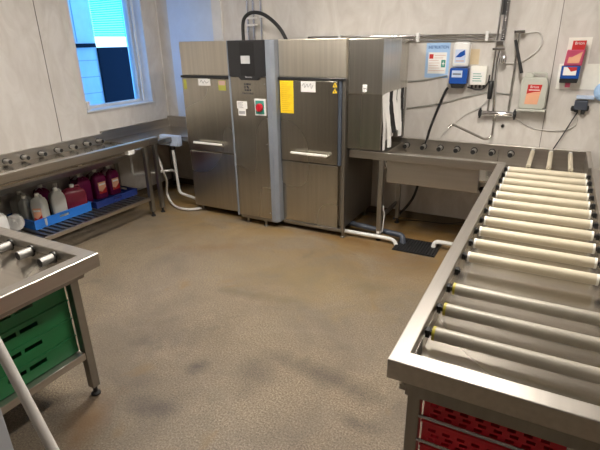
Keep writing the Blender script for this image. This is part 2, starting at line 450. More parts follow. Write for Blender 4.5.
# control column
YCc = 3.70
hb('control_column', 'steel_dull', -2.725, -2.285, YCc+.02, 4.5, .06, 1.765)
hb('column_front', 'steel_door', -2.728, -2.335, YCc, YCc+.02, .10, 1.462)
hb('column_edge', 'grey_side', -2.750, -2.729, YCc-.002, YCc+.10, .085, 1.775)
sd = MB().prism([(-2.334, YCc-.002), (-2.285, YCc-.002), (-2.256, YCc+.03), (-2.256, YD+.012), (-2.284, YD+.012), (-2.284, YCc+.02), (-2.334, YCc+.02)], .075, 1.775, 'z')
sd.build('column_edge', 'grey_side', DW, bevel=.003)
cp = MB().prism([(-2.728, 1.775), (-2.335, 1.775), (-2.335, 1.468), (-2.39, 1.462), (-2.415, 1.435), (-2.60, 1.435), (-2.63, 1.462), (-2.728, 1.468)], YCc-.016, YCc+.02, 'y').build('control_panel', 'black_panel', DW, bevel=.003)
MB().box(-2.595, -2.44, YCc-.0175, YCc-.016, 1.475, 1.76).build('panel_inset', 'black', cp)
MB().box(-2.585, -2.487, YCc-.0195, YCc-.0175, 1.578, 1.645).build('display', 'screen', cp)
text('panel_lettering', 'Electrolux', .018, (-2.51, YCc-.0185, 1.462), FACE_Y, 'screen', cp)
# emblem and lettering under the panel
em = MB(); ex, ez, q = -2.54, 1.372, .034
for (a, b, c, d) in ((-q, -.022, -q, -.018), (-q, -.022, .018, q), (.022, q, -q, -.018), (.022, q, .018, q), (-.014, .014, .020, q), (-.014, .014, -q, -.020), (-q, -.024, -.012, .012)):
    em.box(ex+a, ex+b, YCc-.0015, YCc, ez+c, ez+d)
em.prism([(ex-.014, ez+.012), (ex+.004, ez+.012), (ex+.018, ez-.012), (ex, ez-.012)], YCc-.0015, YCc, 'y')
em.build('emblem', 'dark_frame', DW)
text('lettering', 'Electrolux', .030, (-2.54, YCc-.001, 1.318), FACE_Y, 'dark_frame', DW)
# stickers
st = hb('sticker', 'whitepaper', -2.672, -2.556, YCc-.002, YCc, 1.175, 1.243, bev=0); 
lm = MB()
for i in range(5): lm.box(-2.665, -2.60-.01*(i % 2), YCc-.0025, YCc-.002, 1.185+i*.011, 1.188+i*.011)
lm.build('print', 'ink', st)
st = hb('sticker', 'whitepaper', -2.660, -2.575, YCc-.002, YCc, 1.110, 1.174, bev=0)
lm = MB()
for i in range(14): lm.box(-2.652+i*.005, -2.6495+i*.005, YCc-.0025, YCc-.002, 1.125, 1.152)
lm.build('print', 'ink', st)
sw = hb('switch_box', 'white', -2.462, -2.345, YCc-.018, YCc, 1.122, 1.272, bev=.004)
MB().box(-2.45, -2.357, YCc-.022, YCc-.018, 1.137, 1.258).build('switch_plate', 'green_box', sw, bevel=.002)
k = MB().lathe([(.036, 0), (.036, .018), (.030, .03)], (-2.400, YCc-.022, 1.198), Vector((0,-1,0)), 18); k.box(-2.408, -2.392, YCc-.066, YCc-.03, 1.165, 1.231)
k.build('switch_knob', 'red', sw, bevel=.002)
for x, z in ((-2.35, .85), (-2.35, .16), (-2.35, 1.40)):
    MB().lathe([(.009, 0), (.009, .004), (.006, .006)], (x, YCc, z), Vector((0,-1,0)), 12).build('lock', 'chrome', DW, smooth=True)
# door labels
st = MB().box(-2.268+.03, -2.100, YD-.024, YD-.0225, 1.145, 1.432).build('sticker', 'yellow', DW)
lm = MB()
for i in range(15): lm.box(-2.225, -2.12-.014*((i*7) % 4), YD-.0246, YD-.024, 1.165+i*.0175, 1.169+i*.0175)
lm.build('print', 'yellow_line', st)
st = MB().box(-2.022, -1.878, YD-.024, YD-.0225, 1.338, 1.430).build('sticker', 'whitepaper', DW)
MB().tube(arc([(-2.01, YD-.025, 1.39), (-1.99, YD-.025, 1.41), (-1.985, YD-.025, 1.375), (-1.96, YD-.025, 1.405), (-1.95, YD-.025, 1.38), (-1.925, YD-.025, 1.41), (-1.92, YD-.025, 1.37), (-1.90, YD-.025, 1.40)]), .0016, 5).build('handwriting', 'ink', st)
for z in (1.385, 1.335):
    tr = MB().prism([(-1.715, z), (-1.670, z), (-1.6925, z+.042)], YD-.024, YD-.0225, 'y').build('warning_triangle', 'yellow', DW)
    MB().prism([(-1.700, z+.007), (-1.685, z+.007), (-1.6925, z+.028)], YD-.0246, YD-.024, 'y').build('print', 'ink', tr)
st = MB().box(-3.18, -3.03, YD-.024, YD-.0225, 1.366, 1.432).build('sticker', 'whitepaper', DW)
MB().tube(arc([(-3.16, YD-.025, 1.395), (-3.14, YD-.025, 1.415), (-3.12, YD-.025, 1.39), (-3.10, YD-.025, 1.412), (-3.08, YD-.025, 1.392), (-3.05, YD-.025, 1.405)]), .0016, 5).build('handwriting', 'ink', st)
MB().box(-3.373, -3.335, YD-.024, YD-.0225, 1.325, 1.420).build('sticker', 'label_olive', DW)
st = MB().box(-2.935, -2.845, YD-.024, YD-.0225, 1.325, 1.420).build('sticker', 'label_olive', DW)
MB().box(-2.93, -2.85, YD-.0248, YD-.024, 1.375, 1.415).build('print', 'label_pink', st)
# exit hood
hb('exit_hood', 'steel_exit', -1.594, -1.285, YD+.012, 4.54, 1.335, 1.768, bev=.004)
hb('exit_panel', 'steel_door', -1.594, -1.285, YD+.02, YD+.04, .865, 1.334, bev=.003)
hb('exit_panel', 'steel_dull', -1.31, -1.285, 4.50, 4.54, .865, 1.334, bev=.003)
st = MB().box(-1.455, -1.415, YD+.0105, YD+.012, 1.352, 1.412).build('sticker', 'whitepaper', DW)
MB().box(-1.448, -1.422, YD+.0098, YD+.0105, 1.375, 1.38).build('print', 'ink', st)
for i in range(11):
    y = 3.875 + i*.056; sway = (.0, .03, -.01, .04, .015, .05, .0, .04, .02, .01, .0)[i]; zb = (.855, .875, .93, .99, .95, 1.0, .97, .93, .94, .90, .90)[i]; lean = -.055*min(i, 4)/4 - .03*(i > 6)
    s_ = MB()
    pr = [(1.338, 0, 0), (1.25, .004, lean*.1), (1.15, .010+sway*.3, lean*.3), (1.05, .018+sway*.6, lean*.6), (zb, .02+sway, lean)]
    w = .056
    for (z0, dx0, dy0), (z1, dx1, dy1) in zip(pr, pr[1:]):
        vs = []
        for (z, dx, dy, ww) in ((z0, dx0, dy0, w), (z1, dx1, dy1, w*.80)):
            for (yy, xx) in ((y+dy, -1.30+dx), (y+dy+ww, -1.295+dx+.012*(i % 2)), (y+dy+ww, -1.291+dx+.012*(i % 2)), (y+dy, -1.296+dx)): vs.append(s_.bm.verts.new((xx, yy, z)))
        for f in ((0,1,5,4),(1,2,6,5),(2,3,7,6),(3,0,4,7),(0,3,2,1),(4,5,6,7)): s_.bm.faces.new([vs[k] for k in f])
    bmesh.ops.remove_doubles(s_.bm, verts=s_.bm.verts, dist=.0005)
    s_.build('curtain_strip', 'rubber' if i in (3, 6, 9) else 'whitepaper', DW)
for x, y in ((-3.35, 3.87), (-2.43, 3.74), (-1.612, 3.805), (-1.65, 4.48), (-3.35, 4.48), (-2.66, 3.76)):
    MB().lathe([(.026, 0), (.026, .008), (.014, .014), (.014, .05), (.022, .05), (.022, .105)], (x, y, 0), 'z', 14).build('foot', 'steel_dull', DW, smooth=True)

# ------------------------------------------------------------------ roller tables: shared pieces
ZT, ZS = .84, .77
def rim(outer, inner, closed, par, mat='steel_rimy'):
    m = MB(); n = len(outer); V = []
    for (ox, oy), (ix, iy) in zip(outer, inner):
        V.append([m.bm.verts.new(p) for p in ((ox, oy, ZS), (ox, oy, ZT), (ix, iy, ZT), (ix, iy, ZS))])
    for i in range(n if closed else n-1):
        A, B = V[i], V[(i+1) % n]
        for k in range(4): m.bm.faces.new((A[k], A[(k+1) % 4], B[(k+1) % 4], B[k]))
    if not closed: m.bm.faces.new(V[0]); m.bm.faces.new(V[-1][::-1])
    return m.build('rim', mat, par, bevel=.004)
def foot_leg(x, y, top, par, w=.038, mat='steel_dull'):
    l = MB().box(x-w/2, x+w/2, y-w/2, y+w/2, .055, top).build('leg', mat, par, bevel=.003)
    MB().lathe([(.024, 0), (.024, .01), (.012, .018), (.012, .056)], (x, y, 0), 'z', 12).build('levelling_foot', 'rubber', l, smooth=True)
    return l
def stub(end, base, par, r=.021):
    e, b = Vector(end), Vector(base); d = (b-e).normalized()
    o = MB().lathe([(r*.8, .02), (r*.88, .0), (r, .0), (r, (b-e).length-.008), (r*1.25, (b-e).length-.008), (r*1.25, (b-e).length)], e, d, 16).build('stub_roller', 'stub', par, smooth=True)
    MB().lathe([(r*.87, -.0005), (r*.87, .01)], e, d, 16).build('end_bore', 'black', o)
    MB().lathe([(r*1.3, 0), (r*1.3, .006)], b - d*.012, d, 14).build('collar', 'black', o)

# back table (to the right of the machine) with the corner where it meets the roller conveyor
BT = thing('back_roller_table', (-.65, 4.2, 0), 'stainless sink table with a row of short stub rollers, right of the dishwasher', 'sink table')
MB().box(-1.585, -.280, 3.865, 3.925, ZS, ZT).build('front_rim', 'steel_rim', BT, bevel=.004)
MB().box(-1.585, .32, 4.565, 4.595, .64, ZT+.004).build('back_rim', 'steel_rim', BT, bevel=.004)
MB().box(.285, .32, 3.99, 4.565, .72, ZT).build('side_rim', 'steel_rimy', BT, bevel=.004)
MB().box(-1.24, .285, 3.925, 4.565, .655, .67).build('basin_floor', 'steel_tray', BT)
MB().box(-1.585, -1.30, 3.925, 4.565, .785, .80).build('table_top', 'steel_rim', BT)
MB().prism([(-1.30, .785), (-1.30, .80), (-1.24, .67), (-1.24, .655)], 3.925, 4.565, 'y').build('basin_side', 'steel_tray', BT)
MB().box(-1.24, -.46, 3.895, 3.915, .568, .768).build('sink_front', 'steel_rim', BT, bevel=.006)
MB().box(-1.24, -.46, 3.925, 4.54, .57, .654).build('sink_tank', 'steel_dull', BT, bevel=.01)
MB().lathe([(.03, 0), (.035, .05), (.06, .09)], (-.42, 4.05, .48), 'z', 16).build('drain_cup', 'rubber', BT, smooth=True)
for x in (-1.250, -1.080, -.922, -.765, -.611, -.454, -.294): stub((x, 4.475, .777), (x, 4.565, .777), BT, .0235)
MB().tube([(-.375, 4.30, .67), (-.375, 4.30, .86)], .004).build('level_rod', 'chrome', BT)
foot_leg(-1.282, 3.89, ZS, BT, .042); foot_leg(-1.262, 4.40, .655, BT, .038); foot_leg(.25, 4.5, .655, BT)
MB().box(-1.29, -1.265, 3.91, 4.385, .20, .235).build('leg_brace', 'steel_dull', BT, bevel=.002)
MB().lathe([(.026, 0), (.026, .02)], (-1.282, 3.89, .075), 'z', 12).build('leg_collar', 'white', BT)
for x in (-.119, .024, .172):
    r = MB().lathe([(.012, 0), (.018, .002), (.018, .575), (.012, .577)], (x, 3.955, .812), Vector((.0, 1, 0)), 18).build('roller', 'roller', BT, smooth=True)
    MB().cyl((x, 3.935, .812), (x, 4.565, .812), .006, 8).build('axle', 'chrome', r)
    MB().box(x-.014, x+.014, 4.54, 4.565, .79, .83).build('roller_bracket', 'white', r, bevel=.002)
MB().box(-.279, .285, 3.925, 3.94, .745, .80).build('roller_support', 'steel_dull', BT)

# right roller conveyor
RC = thing('roller_conveyor', (.01, 2.5, 0), 'long stainless roller conveyor with cream plastic rollers on the right', 'roller conveyor')
rim([(-.335, 3.863), (-.335, 1.157), (.390, 1.157), (.390, 3.98)], [(-.279, 3.863), (-.279, 1.222), (.303, 1.222), (.303, 3.98)], False, RC)
tr = MB(); tr.box(-.279, .303, 1.222, 3.925, .735, .745); tr.box(-.2795, -.276, 1.222, 3.865, .745, .80); tr.box(.299, .3035, 1.222, 3.865, .745, .80)
tr.build('drip_tray', 'steel_tray', RC)
def slope(yy0, yy1): return
MB().box(-.30, -.225, 1.19, 3.80, .715, .735).build('under_frame', 'steel_dull', RC)
MB().box(-.278, .35, 1.175, 1.20, .712, .769).build('under_frame', 'steel_dull', RC, bevel=.002)
MB().box(.28, .36, 1.19, 3.80, .715, .735).build('under_frame', 'steel_dull', RC)
ys = [3.86-.1755*i for i in range(11)] + [1.765, 1.59, 1.415]
R_ = .0245
for i, y in enumerate(ys):
    near = i > 10
    r = MB().lathe([(R_*.8, 0), (R_, .003), (R_, .517), (R_*.8, .520)], (-.250, y, .800), 'x', 24).build('roller', 'roller_near' if near else 'roller', RC, smooth=True)
    MB().lathe([(R_*1.03, -.004), (R_*1.03, .006)], (-.250, y, .80), 'x', 24).build('end_cap', 'cap_yellow' if near else 'cap_white', r, smooth=True)
    MB().lathe([(R_*1.03, 0), (R_*1.03, .010)], (.262, y, .80), 'x', 24).build('end_cap', 'cap_yellow' if near else 'cap_white', r, smooth=True)
    MB().cyl((-.276, y, .80), (.299, y, .80), .007, 8).build('axle', 'black', r)
for y in ys + [1.935]:
    for x0, x1 in ((-.279, -.262), (.282, .300)):
        b = MB().box(x0, x1, y-.014, y+.014, .784, .814); b.box(x0-.002 if x0 < 0 else x0-.006, x1+.006 if x0 < 0 else x1+.002, y-.008, y+.008, .791, .809)
        b.build('axle_holder', 'black', RC, bevel=.003)
# open upright ribs between the holders on the side plates
rb = MB()
for y in [1.24+.012*i for i in range(10)]: rb.box(-.276, -.272, y, y+.004, .75, .81)
foot_leg(-.254, 1.225, .712, RC, .042); foot_leg(.33, 1.225, .712, RC, .042); foot_leg(-.254, 3.6, .712, RC, .042); foot_leg(.33, 3.6, .712, RC, .042)
for z in (.285, .62):
    MB().tube([(-.235, 1.207, z), (.31, 1.207, z)], .006, 8).build('rack_rod', 'chrome', RC, smooth=True)
MB().tube([(-.235, 1.207, .52), (.31, 1.207, .52)], .006, 8).build('rack_rod', 'chrome', RC, smooth=True)
for x in (-.254, .33): MB().box(x-.015, x+.015, 1.25, 3.58, .20, .23).build('lower_rail', 'steel_dull', RC)
rb.build('side_ribs', 'steel_dull', RC)
shf = MB()
for i in range(11): shf.box(-.24, .315, 1.26+i*.06, 1.28+i*.06, .232, .244)
shf.build('shelf_slats', 'steel_dull', RC)

def crate(name, x0, x1, y0, y1, z0, z1, mat, label, cat, group, style):
    t = thing(name, ((x0+x1)/2, (y0+y1)/2, z0), label, cat, group)
    m = MB(); th = .004
    W, D, Hh = x1-x0, y1-y0, z1-z0
    def holes(L):
        if style == 'perforated':
            hs = []; n = int(L/.042)
            for r in range(3):
                for i in range(n-1):
                    a = .02 + i*(L-.04)/(n-1) + (.010 if r % 2 else 0)
                    hs.append((a, a+.024, .018+r*(Hh-.04)/3, .018+r*(Hh-.04)/3+.012))
            return hs
        if style == 'slots': return [(L/2-.095, L/2-.008, Hh*.52, Hh*.52+.022), (L/2+.008, L/2+.095, Hh*.52, Hh*.52+.022)]
        if style == 'tray': return [(L/2-.05, L/2+.05, Hh*.45, Hh*.45+.022)]
        return []
    m.plate((x0, y0, z0), ((1,0,0), W), ((0,0,1), Hh), (0, th, 0), holes(W))
    m.plate((x0, y1-th, z0), ((1,0,0), W), ((0,0,1), Hh), (0, th, 0), holes(W))
    m.plate((x0, y0+th, z0), ((0,1,0), D-2*th), ((0,0,1), Hh), (th, 0, 0), holes(D-2*th))
    m.plate((x1-th, y0+th, z0), ((0,1,0), D-2*th), ((0,0,1), Hh), (th, 0, 0), holes(D-2*th))
    m.build('side_walls', mat, t)
    MB().box(x0+th, x1-th, y0+th, y1-th, z0, z0+.006).build('base', mat, t)
    l = MB(); e = .004
    l.box(x0-e, x1+e, y0-e, y0+th, z1-.010, z1-.001); l.box(x0-e, x1+e, y1-th, y1+e, z1-.010, z1-.001)
    l.box(x0-e, x0+th, y0+th, y1-th, z1-.010, z1-.001); l.box(x1-th, x1+e, y0+th, y1-th, z1-.010, z1-.001)
    l.build('lip', mat, t, bevel=.0015)
    return t
for i, (z0, lab) in enumerate(((.245, 'red perforated crate at the bottom of the stack under the right conveyor end'), (.375, 'red perforated crate second from bottom under the right conveyor end'), (.505, 'red perforated crate just below the topmost one under the right conveyor end'), (.605, 'topmost red perforated crate under the near end of the right conveyor'))):
    z1 = (.373, .503, .603, .708)[i]
    crate('red_crate', -.222, .178, 1.215, 1.80, z0, z1, 'red_crate', lab, 'crate', 'red crates under the conveyor', 'perforated')

# ------------------------------------------------------------------ left roller table along the left wall
LT = thing('left_roller_table', (-4.03, 2.4, 0), 'long stainless table with stub rollers along the left wall under the window', 'sink table')
MB().box(-3.745, -3.690, .9, 3.50, ZS, ZT).build('front_rim', 'steel_rimy', LT, bevel=.004)
MB().box(-4.415, -4.385, .9, 3.50, .70, ZT+.004).build('back_rim', 'steel_rimy', LT, bevel=.003)
MB().box(-4.385, -3.745, .9, 3.50, .735, .745).build('basin_floor', 'steel_tray', LT)
MB().prism([(-3.75, .768), (-3.75, .71), (-3.95, .61), (-4.25, .61), (-4.385, .70), (-4.385, .734), (-3.752, .734)], .95, 3.30, 'y').build('sink_trough', 'steel_dull', LT, bevel=.004)
for y in (2.06, 2.23, 2.400, 2.572, 2.748, 2.922, 3.092, 3.264, 3.425): stub((-4.295, y, .783), (-4.385, y, .783), LT, .021)
for x, y in ((-3.715, 3.455), (-4.36, 3.455), (-3.715, 1.0), (-4.36, 1.0)): foot_leg(x, y, ZS if x > -4 else .70, LT, .045)
sh = MB(); sh.box(-3.73, -3.70, 1.022, 3.432, .185, .22); sh.box(-4.37, -4.345, 1.022, 3.432, .185, .22)
sh.build('shelf_rail', 'steel_rimy', LT, bevel=.002)
sl = MB()
for i in range(40): sl.box(-4.345, -3.73, 1.05+i*.06, 1.078+i*.06, .200, .216)
sl.build('shelf_slats', 'steel_dull', LT)
MB().box(-3.745, -3.689, 3.22, 3.30, .728, .768).build('white_plate', 'white', LT, bevel=.002)

# corner table between the left table and the machine
CT = thing('corner_table', (-3.95, 4.05, 0), 'stainless corner table joining the left roller table to the dishwasher', 'table')
MB().box(-4.415, -3.40, 4.565, 4.592, .72, .90).build('back_rim', 'steel_rim', CT, bevel=.003)
MB().box(-4.415, -4.39, 3.502, 4.565, .72, .87).build('side_rim', 'steel_rimy', CT, bevel=.003)
MB().box(-4.39, -3.745, 3.502, 4.565, .75, .765).build('table_top', 'steel_tray', CT)
MB().box(-3.745, -3.40, 3.95, 4.565, .75, .765).build('table_top', 'steel_tray', CT)
MB().box(-3.745, -3.69, 3.502, 3.64, ZS, ZT).build('front_rim', 'steel_rimy', CT, bevel=.003)
MB().prism([(-3.745, 3.64), (-3.69, 3.64), (-3.69, 3.91), (-3.40, 3.91), (-3.40, 3.95), (-3.745, 3.95)], .75, .80, 'z').build('front_rim', 'steel_dull', CT, bevel=.002)
foot_leg(-3.715, 3.60, ZS, CT, .042); foot_leg(-4.36, 4.50, .75, CT); foot_leg(-4.36, 3.60, .75, CT)

# ------------------------------------------------------------------ near-left table
NT = thing('near_roller_table', (-2.3, .8, 0), 'stainless roller table in the left foreground with stub rollers along its far rim', 'sink table')
NX0, NY0 = -3.0, .2
rim([(-3.06, .14), (-1.80, .14), (-1.80, 1.304), (-3.06, 1.304)], [(-3.0, .20), (-1.868, .20), (-1.868, 1.235), (-3.0, 1.235)], True, NT)
MB().box(-1.92, -1.868, NY0, 1.235, .795, .800).build('inner_step', 'steel_rimy', NT)
MB().prism([(1.235, .80), (1.235, .74), (.9, .715), (NY0, .715), (NY0, .735), (.9, .735), (1.225, .76), (1.225, .80)], NX0, -1.868, 'x').build('basin_floor', 'steel_tray', NT)
MB().box(-1.915, -1.868, NY0, 1.235, .735, .795).build('inner_step', 'steel_dull', NT)
for i in range(6): stub((-2.035-i*.172, 1.155, .800), (-2.035-i*.172, 1.235, .800), NT, .023)
foot_leg(-1.95, 1.235, .72, NT, .044); foot_leg(-1.95, .30, .712, NT, .044); foot_leg(-2.9, 1.235, .72, NT, .044); foot_leg(-2.9, .30, .712, NT, .044)
MB().box(-1.945, -1.86, NY0+.02, 1.25, .722, .769).build('under_frame', 'steel_dull', NT, bevel=.003)
MB().box(-1.972, -1.932, .322, 1.213, .245, .284).build('lower_rail', 'steel_rimy', NT, bevel=.003)
MB().box(-2.92, -2.88, .322, 1.213, .245, .284).build('lower_rail', 'steel_rimy', NT, bevel=.003)
MB().box(-2.878, -1.972, 1.19, 1.22, .245, .280).build('lower_rail', 'steel_rim', NT, bevel=.003)
MB().box(-2.878, -1.972, .34, 1.188, .270, .280).build('shelf', 'steel_dull', NT)
gl = ('bottom', 'second from bottom', 'third from bottom', 'topmost')
for i in range(4):
    crate('green_crate', -2.375, -1.975, .690, 1.208, .286+i*.102, .386+i*.102, 'green',
          'green plastic crate, %s of its stack under the near left table' % gl[i], 'crate', 'green crates under the near table', 'slots')

# ------------------------------------------------------------------ canisters and trays on the lower shelf
def canister(loc, w, d, h, mat, label, cat='canister', neckmat=None, cap='cap_white', labelface=None, rot=0, group=None, tilt=None):
    t = thing('canister', loc, label, cat, group)
    # rounded, shouldered body with a handle bridge
    b = MB(); rings = []
    def ring(hw, hd, z, dx=0, k=.35, n=5):
        pts = []
        r = min(hw, hd)*k
        for cx, cy, a0 in ((hw-r, hd-r, 0), (-hw+r, hd-r, 90), (-hw+r, -hd+r, 180), (hw-r, -hd+r, 270)):
            for i in range(n):
                a = math.radians(a0+90*i/(n-1)); pts.append((cx+r*math.cos(a)+dx, cy+r*math.sin(a), z))
        return [b.bm.verts.new(p) for p in pts]
    hw, hd = w/2, d/2
    prof = [(hw*.94, hd*.94, 0, 0), (hw, hd, .012, 0), (hw, hd, h*.60, 0), (hw*.97, hd*.97, h*.72, 0), (hw*.80, hd*.82, h*.82, 0), (hw*.42, hd*.5, h*.88, 0), (hw*.26, hd*.32, h*.90, 0)]
    for p in prof: rings.append(ring(*p[:3]))
    for A, B in zip(rings, rings[1:]):
        n = len(A)
        for i in range(n): b.bm.faces.new((A[i], A[(i+1) % n], B[(i+1) % n], B[i]))
    b.bm.faces.new(rings[0][::-1]); b.bm.faces.new(rings[-1])
    body = b.build('body', mat, None, smooth=True); body.parent = t
    c = MB().lathe([(.021, 0), (.021, .028), (.017, .031)], (0, 0, h*.895), 'z', 14).build('cap', cap, None, smooth=True); c.parent = t
    hdl = MB().tube(elbow([(hw*.62, 0, h*.80), (hw*.62, 0, h*.93), (hw*.18, 0, h*.93), (hw*.14, 0, h*.88)], .02), .010, 8).build('handle', neckmat or mat, None, smooth=True); hdl.parent = t
    if neckmat:
        nk = MB().lathe([(hd*.90, h*.705), (hd*.72, h*.84), (hd*.36, h*.905), (.02, h*.91)], (0, 0, 0), 'z', 16).build('shoulder', neckmat, None, smooth=True); nk.parent = t
    if labelface:
        l = MB().box(-hw*.62, hw*.62, -hd-.0015, -hd+.002, h*.18, h*.58) .build('label', 'peach', None); l.parent = t
        l2 = MB().prism([(-hw*.62, h*.18), (hw*.62, h*.18), (hw*.62, h*.38), (-hw*.1, h*.24), (-hw*.62, h*.30)], -hd-.003, -hd-.0015, 'y').build('print', 'red_label', None); l2.parent = l
        l3 = MB().box(-hw*.5, hw*.5, -hd-.003, -hd-.0015, h*.47, h*.53).build('print', 'whitepaper', None); l3.parent = l
    t.rotation_euler = tilt or (0, 0, rot)
    return t
crate('blue_crate', -4.345, -3.945, 2.28, 2.88, .2165, .305, 'blue', 'bright blue shallow crate holding canisters on the lower shelf', 'crate', None, 'tray')
crate('dark_blue_crate', -4.34, -3.93, 2.93, 3.50-.03, .2165, .285, 'navy', 'dark navy crate on the lower shelf, under the purple canisters', 'crate', None, 'tray')
zb = .2225
R90 = math.pi/2
canister((-4.235, 2.375, zb), .13, .16, .30, 'milky_dim', 'hazy empty canister at the back left corner of the blue crate', rot=.1)
canister((-4.125, 2.345, zb), .08, .10, .285, 'milky_dim', 'hazy empty canister between the back corner one and the front labelled one', rot=.2)
canister((-4.015, 2.40, zb), .12, .115, .30, 'milky', 'white canister with an orange and red label in the blue crate', labelface=1, rot=.55)
canister((-4.025, 2.59, zb), .13, .13, .30, 'milky', 'white unlabelled canister nearest the room in the middle of the blue crate', rot=1.2)
canister((-4.265, 2.60, zb), .13, .13, .30, 'purple_liquid', 'purple canister at the wall side of the blue crate behind the white ones', neckmat='purple_neck', rot=1.3)
canister((-4.20, 2.71, zb), .08, .10, .285, 'purple_liquid', 'small purple canister with a white cap in the middle of the blue crate', neckmat='purple_neck', rot=1.3)
canister((-4.07, 2.795, zb), .22, .12, .27, 'pink_liquid', 'wide reddish canister at the right end of the blue crate', neckmat='pink_liquid', rot=1.25)
gp = 'purple canisters in the navy crate'
canister((-4.24, 3.01, zb), .16, .17, .31, 'purple_liquid', 'unlabelled purple canister, leftmost in the navy crate', neckmat='purple_neck', rot=R90, group=gp)
canister((-4.23, 3.20, zb), .15, .17, .31, 'purple_liquid', 'middle purple canister with an orange label in the navy crate', neckmat='purple_neck', rot=R90, labelface=1, group=gp)
canister((-4.22, 3.37, zb), .14, .17, .31, 'purple_liquid', 'purple canister with orange label at the window end of the navy crate', neckmat='purple_neck', rot=R90, labelface=1, group=gp)
# white items at the left end
t = thing('white_tub', (-4.02, 2.13, .2165), 'white ribbed round tub lying on its side left of the blue crate', 'tub')
ax = Vector((.75, -.55, .12)).normalized(); o = Vector((-4.10, 2.20, .2165+.078))
MB().lathe([(.050, -.16), (.062, -.14), (.064, -.01), (.074, 0)], o, ax, 24).build('body', 'white', t, smooth=True)
MB().lathe([(.076, 0), (.076, .02), (.070, .022), (.070, .03), (.060, .032), (.060, .04), (.045, .042), (.045, .035), (.02, .035), (.02, .045)], o, ax, 24).build('lid', 'white', t, smooth=True)
c = canister((-3.98, 1.96, .2175), .19, .14, .30, 'white', 'white canister with a red striped label at the left end of the shelf', rot=.4)
MB().box(-.07, .07, -.0735, -.069, .07, .10).build('label', 'red_label', None).parent = c
MB().box(-.05, .05, -.0735, -.069, .17, .24).build('label', 'ink', None).parent = c

# ------------------------------------------------------------------ things on the back wall
W = YB
P = thing('poster', (-1.03, W, 1.42), 'light blue laminated instruction sheet on the back wall left of the soap dispenser', 'poster')
MB().box(-1.14, -.925, W-.003, W, 1.418, 1.722).build('sheet', 'lightblue', P)
MB().box(-1.115, -.95, W-.004, W-.003, 1.455, 1.64).build('panel', 'whitepaper', P)
text('heading', 'INSTRUKTION', .036, (-1.03, W-.0045, 1.683), FACE_Y, 'dispenser_blue', P, sx=.78)
MB().box(-1.107, -1.070, W-.0048, W-.004, 1.585, 1.625).build('red_symbol', 'red_label', P)
MB().box(-.995, -.957, W-.0048, W-.004, 1.51, 1.575).build('dark_symbol', 'green_box', P)
MB().box(-.979, -.973, W-.0054, W-.0048, 1.525, 1.56).build('symbol_cross', 'whitepaper', P)
MB().box(-.988, -.964, W-.0054, W-.0048, 1.539, 1.546).build('symbol_cross', 'whitepaper', P)
l = MB()
for i, (a, b) in enumerate(((-1.06, -.96), (-1.06, -.98), (-1.107, -1.02), (-1.107, -1.01), (-1.107, -1.02), (-1.107, -1.01), (-1.107, -.96))): l.box(a, b, W-.0046, W-.004, 1.612-i*.022, 1.616-i*.022)
l.build('print', 'label_pink', P)
# blue and white dispenser
D = thing('soap_dispenser', (-.83, W, 1.34), 'blue and white detergent dispenser on the back wall beside the blue poster', 'dispenser')
MB().box(-.905, -.76, W-.095, W, 1.515, 1.728).build('bottle', 'white', D, bevel=.028, smooth=True)
MB().box(-.912, -.757, W-.11, W, 1.375, 1.510).build('holder', 'dispenser_blue', D, bevel=.01)
MB().prism([(-.90, 1.375), (-.77, 1.375), (-.785, 1.338), (-.885, 1.338)], W-.10, W-.01, 'y').build('pump_foot', 'black', D, bevel=.004)
l = MB().box(-.880, -.79, W-.0965, W-.095, 1.555, 1.665).build('label', 'paleblue', D)
MB().prism([(-.875, 1.60), (-.84, 1.64), (-.80, 1.66), (-.795, 1.62), (-.83, 1.60)], W-.098, W-.0965, 'y').build('print', 'dispenser_blue', l)
MB().box(-.87, -.80, W-.098, W-.0965, 1.565, 1.575).build('print', 'label_pink', l)
l = MB().box(-.890, -.80, W-.1115, W-.11, 1.432, 1.490).build('label', 'paleblue', D)
MB().box(-.882, -.81, W-.1125, W-.1115, 1.455, 1.465).build('print', 'ink', l)
D.location.x += .02
# white control box
B = thing('dosing_box', (-.65, W, 1.33), 'small white dosing control box right of the blue dispenser', 'control box')
MB().box(-.722, -.582, W-.06, W, 1.365, 1.528).build('casing', 'cap_white', B, bevel=.008)
l = MB().box(-.71, -.60, W-.0615, W-.06, 1.385, 1.48).build('label', 'whitepaper', B)
g = MB()
for i in range(4): g.box(-.695, -.62-.01*(i % 2), W-.0622, W-.0615, 1.398+i*.02, 1.404+i*.02)
g.build('print', 'green_box', l)
for i in range(4): MB().tube([(-.70+i*.034, W-.03, 1.365), (-.70+i*.034, W-.03, 1.335)], .009, 8).build('cable_gland', 'black', B, smooth=True)
MB().tube(arc([(-.735, W-.035, 1.345), (-.66, W-.04, 1.325), (-.60, W-.04, 1.335), (-.565, W-.035, 1.39), (-.56, W-.02, 1.45)]), .006, 8).build('cable', 'rubber', B, smooth=True)
tag(MB().box(-.745, -.668, W-.003, W-.0005, 1.537, 1.665).build('beige_card', 'beige'), 'blank beige card stuck on the wall above the white control box', 'card')
# black hose going down
tag(MB().tube(arc([(-.905, W-.05, 1.335), (-.93, W-.045, 1.29), (-.99, W-.03, 1.12), (-1.04, W-.02, .96), (-1.06, W-.025, .86), (-1.075, 4.572, .80)]), .0115, 10).build('black_hose', 'rubber', smooth=True), 'black hose running from the dispenser down the wall to the sink table', 'hose')
tag(MB().tube(arc([(-1.09, 4.54, .62), (-1.10, 4.53, .42), (-1.14, 4.50, .25), (-1.22, 4.46, .12), (-1.30, 4.40, .03)]), .013, 10).build('black_hose', 'rubber', smooth=True), 'black hose curving to the floor under the sink table', 'hose')
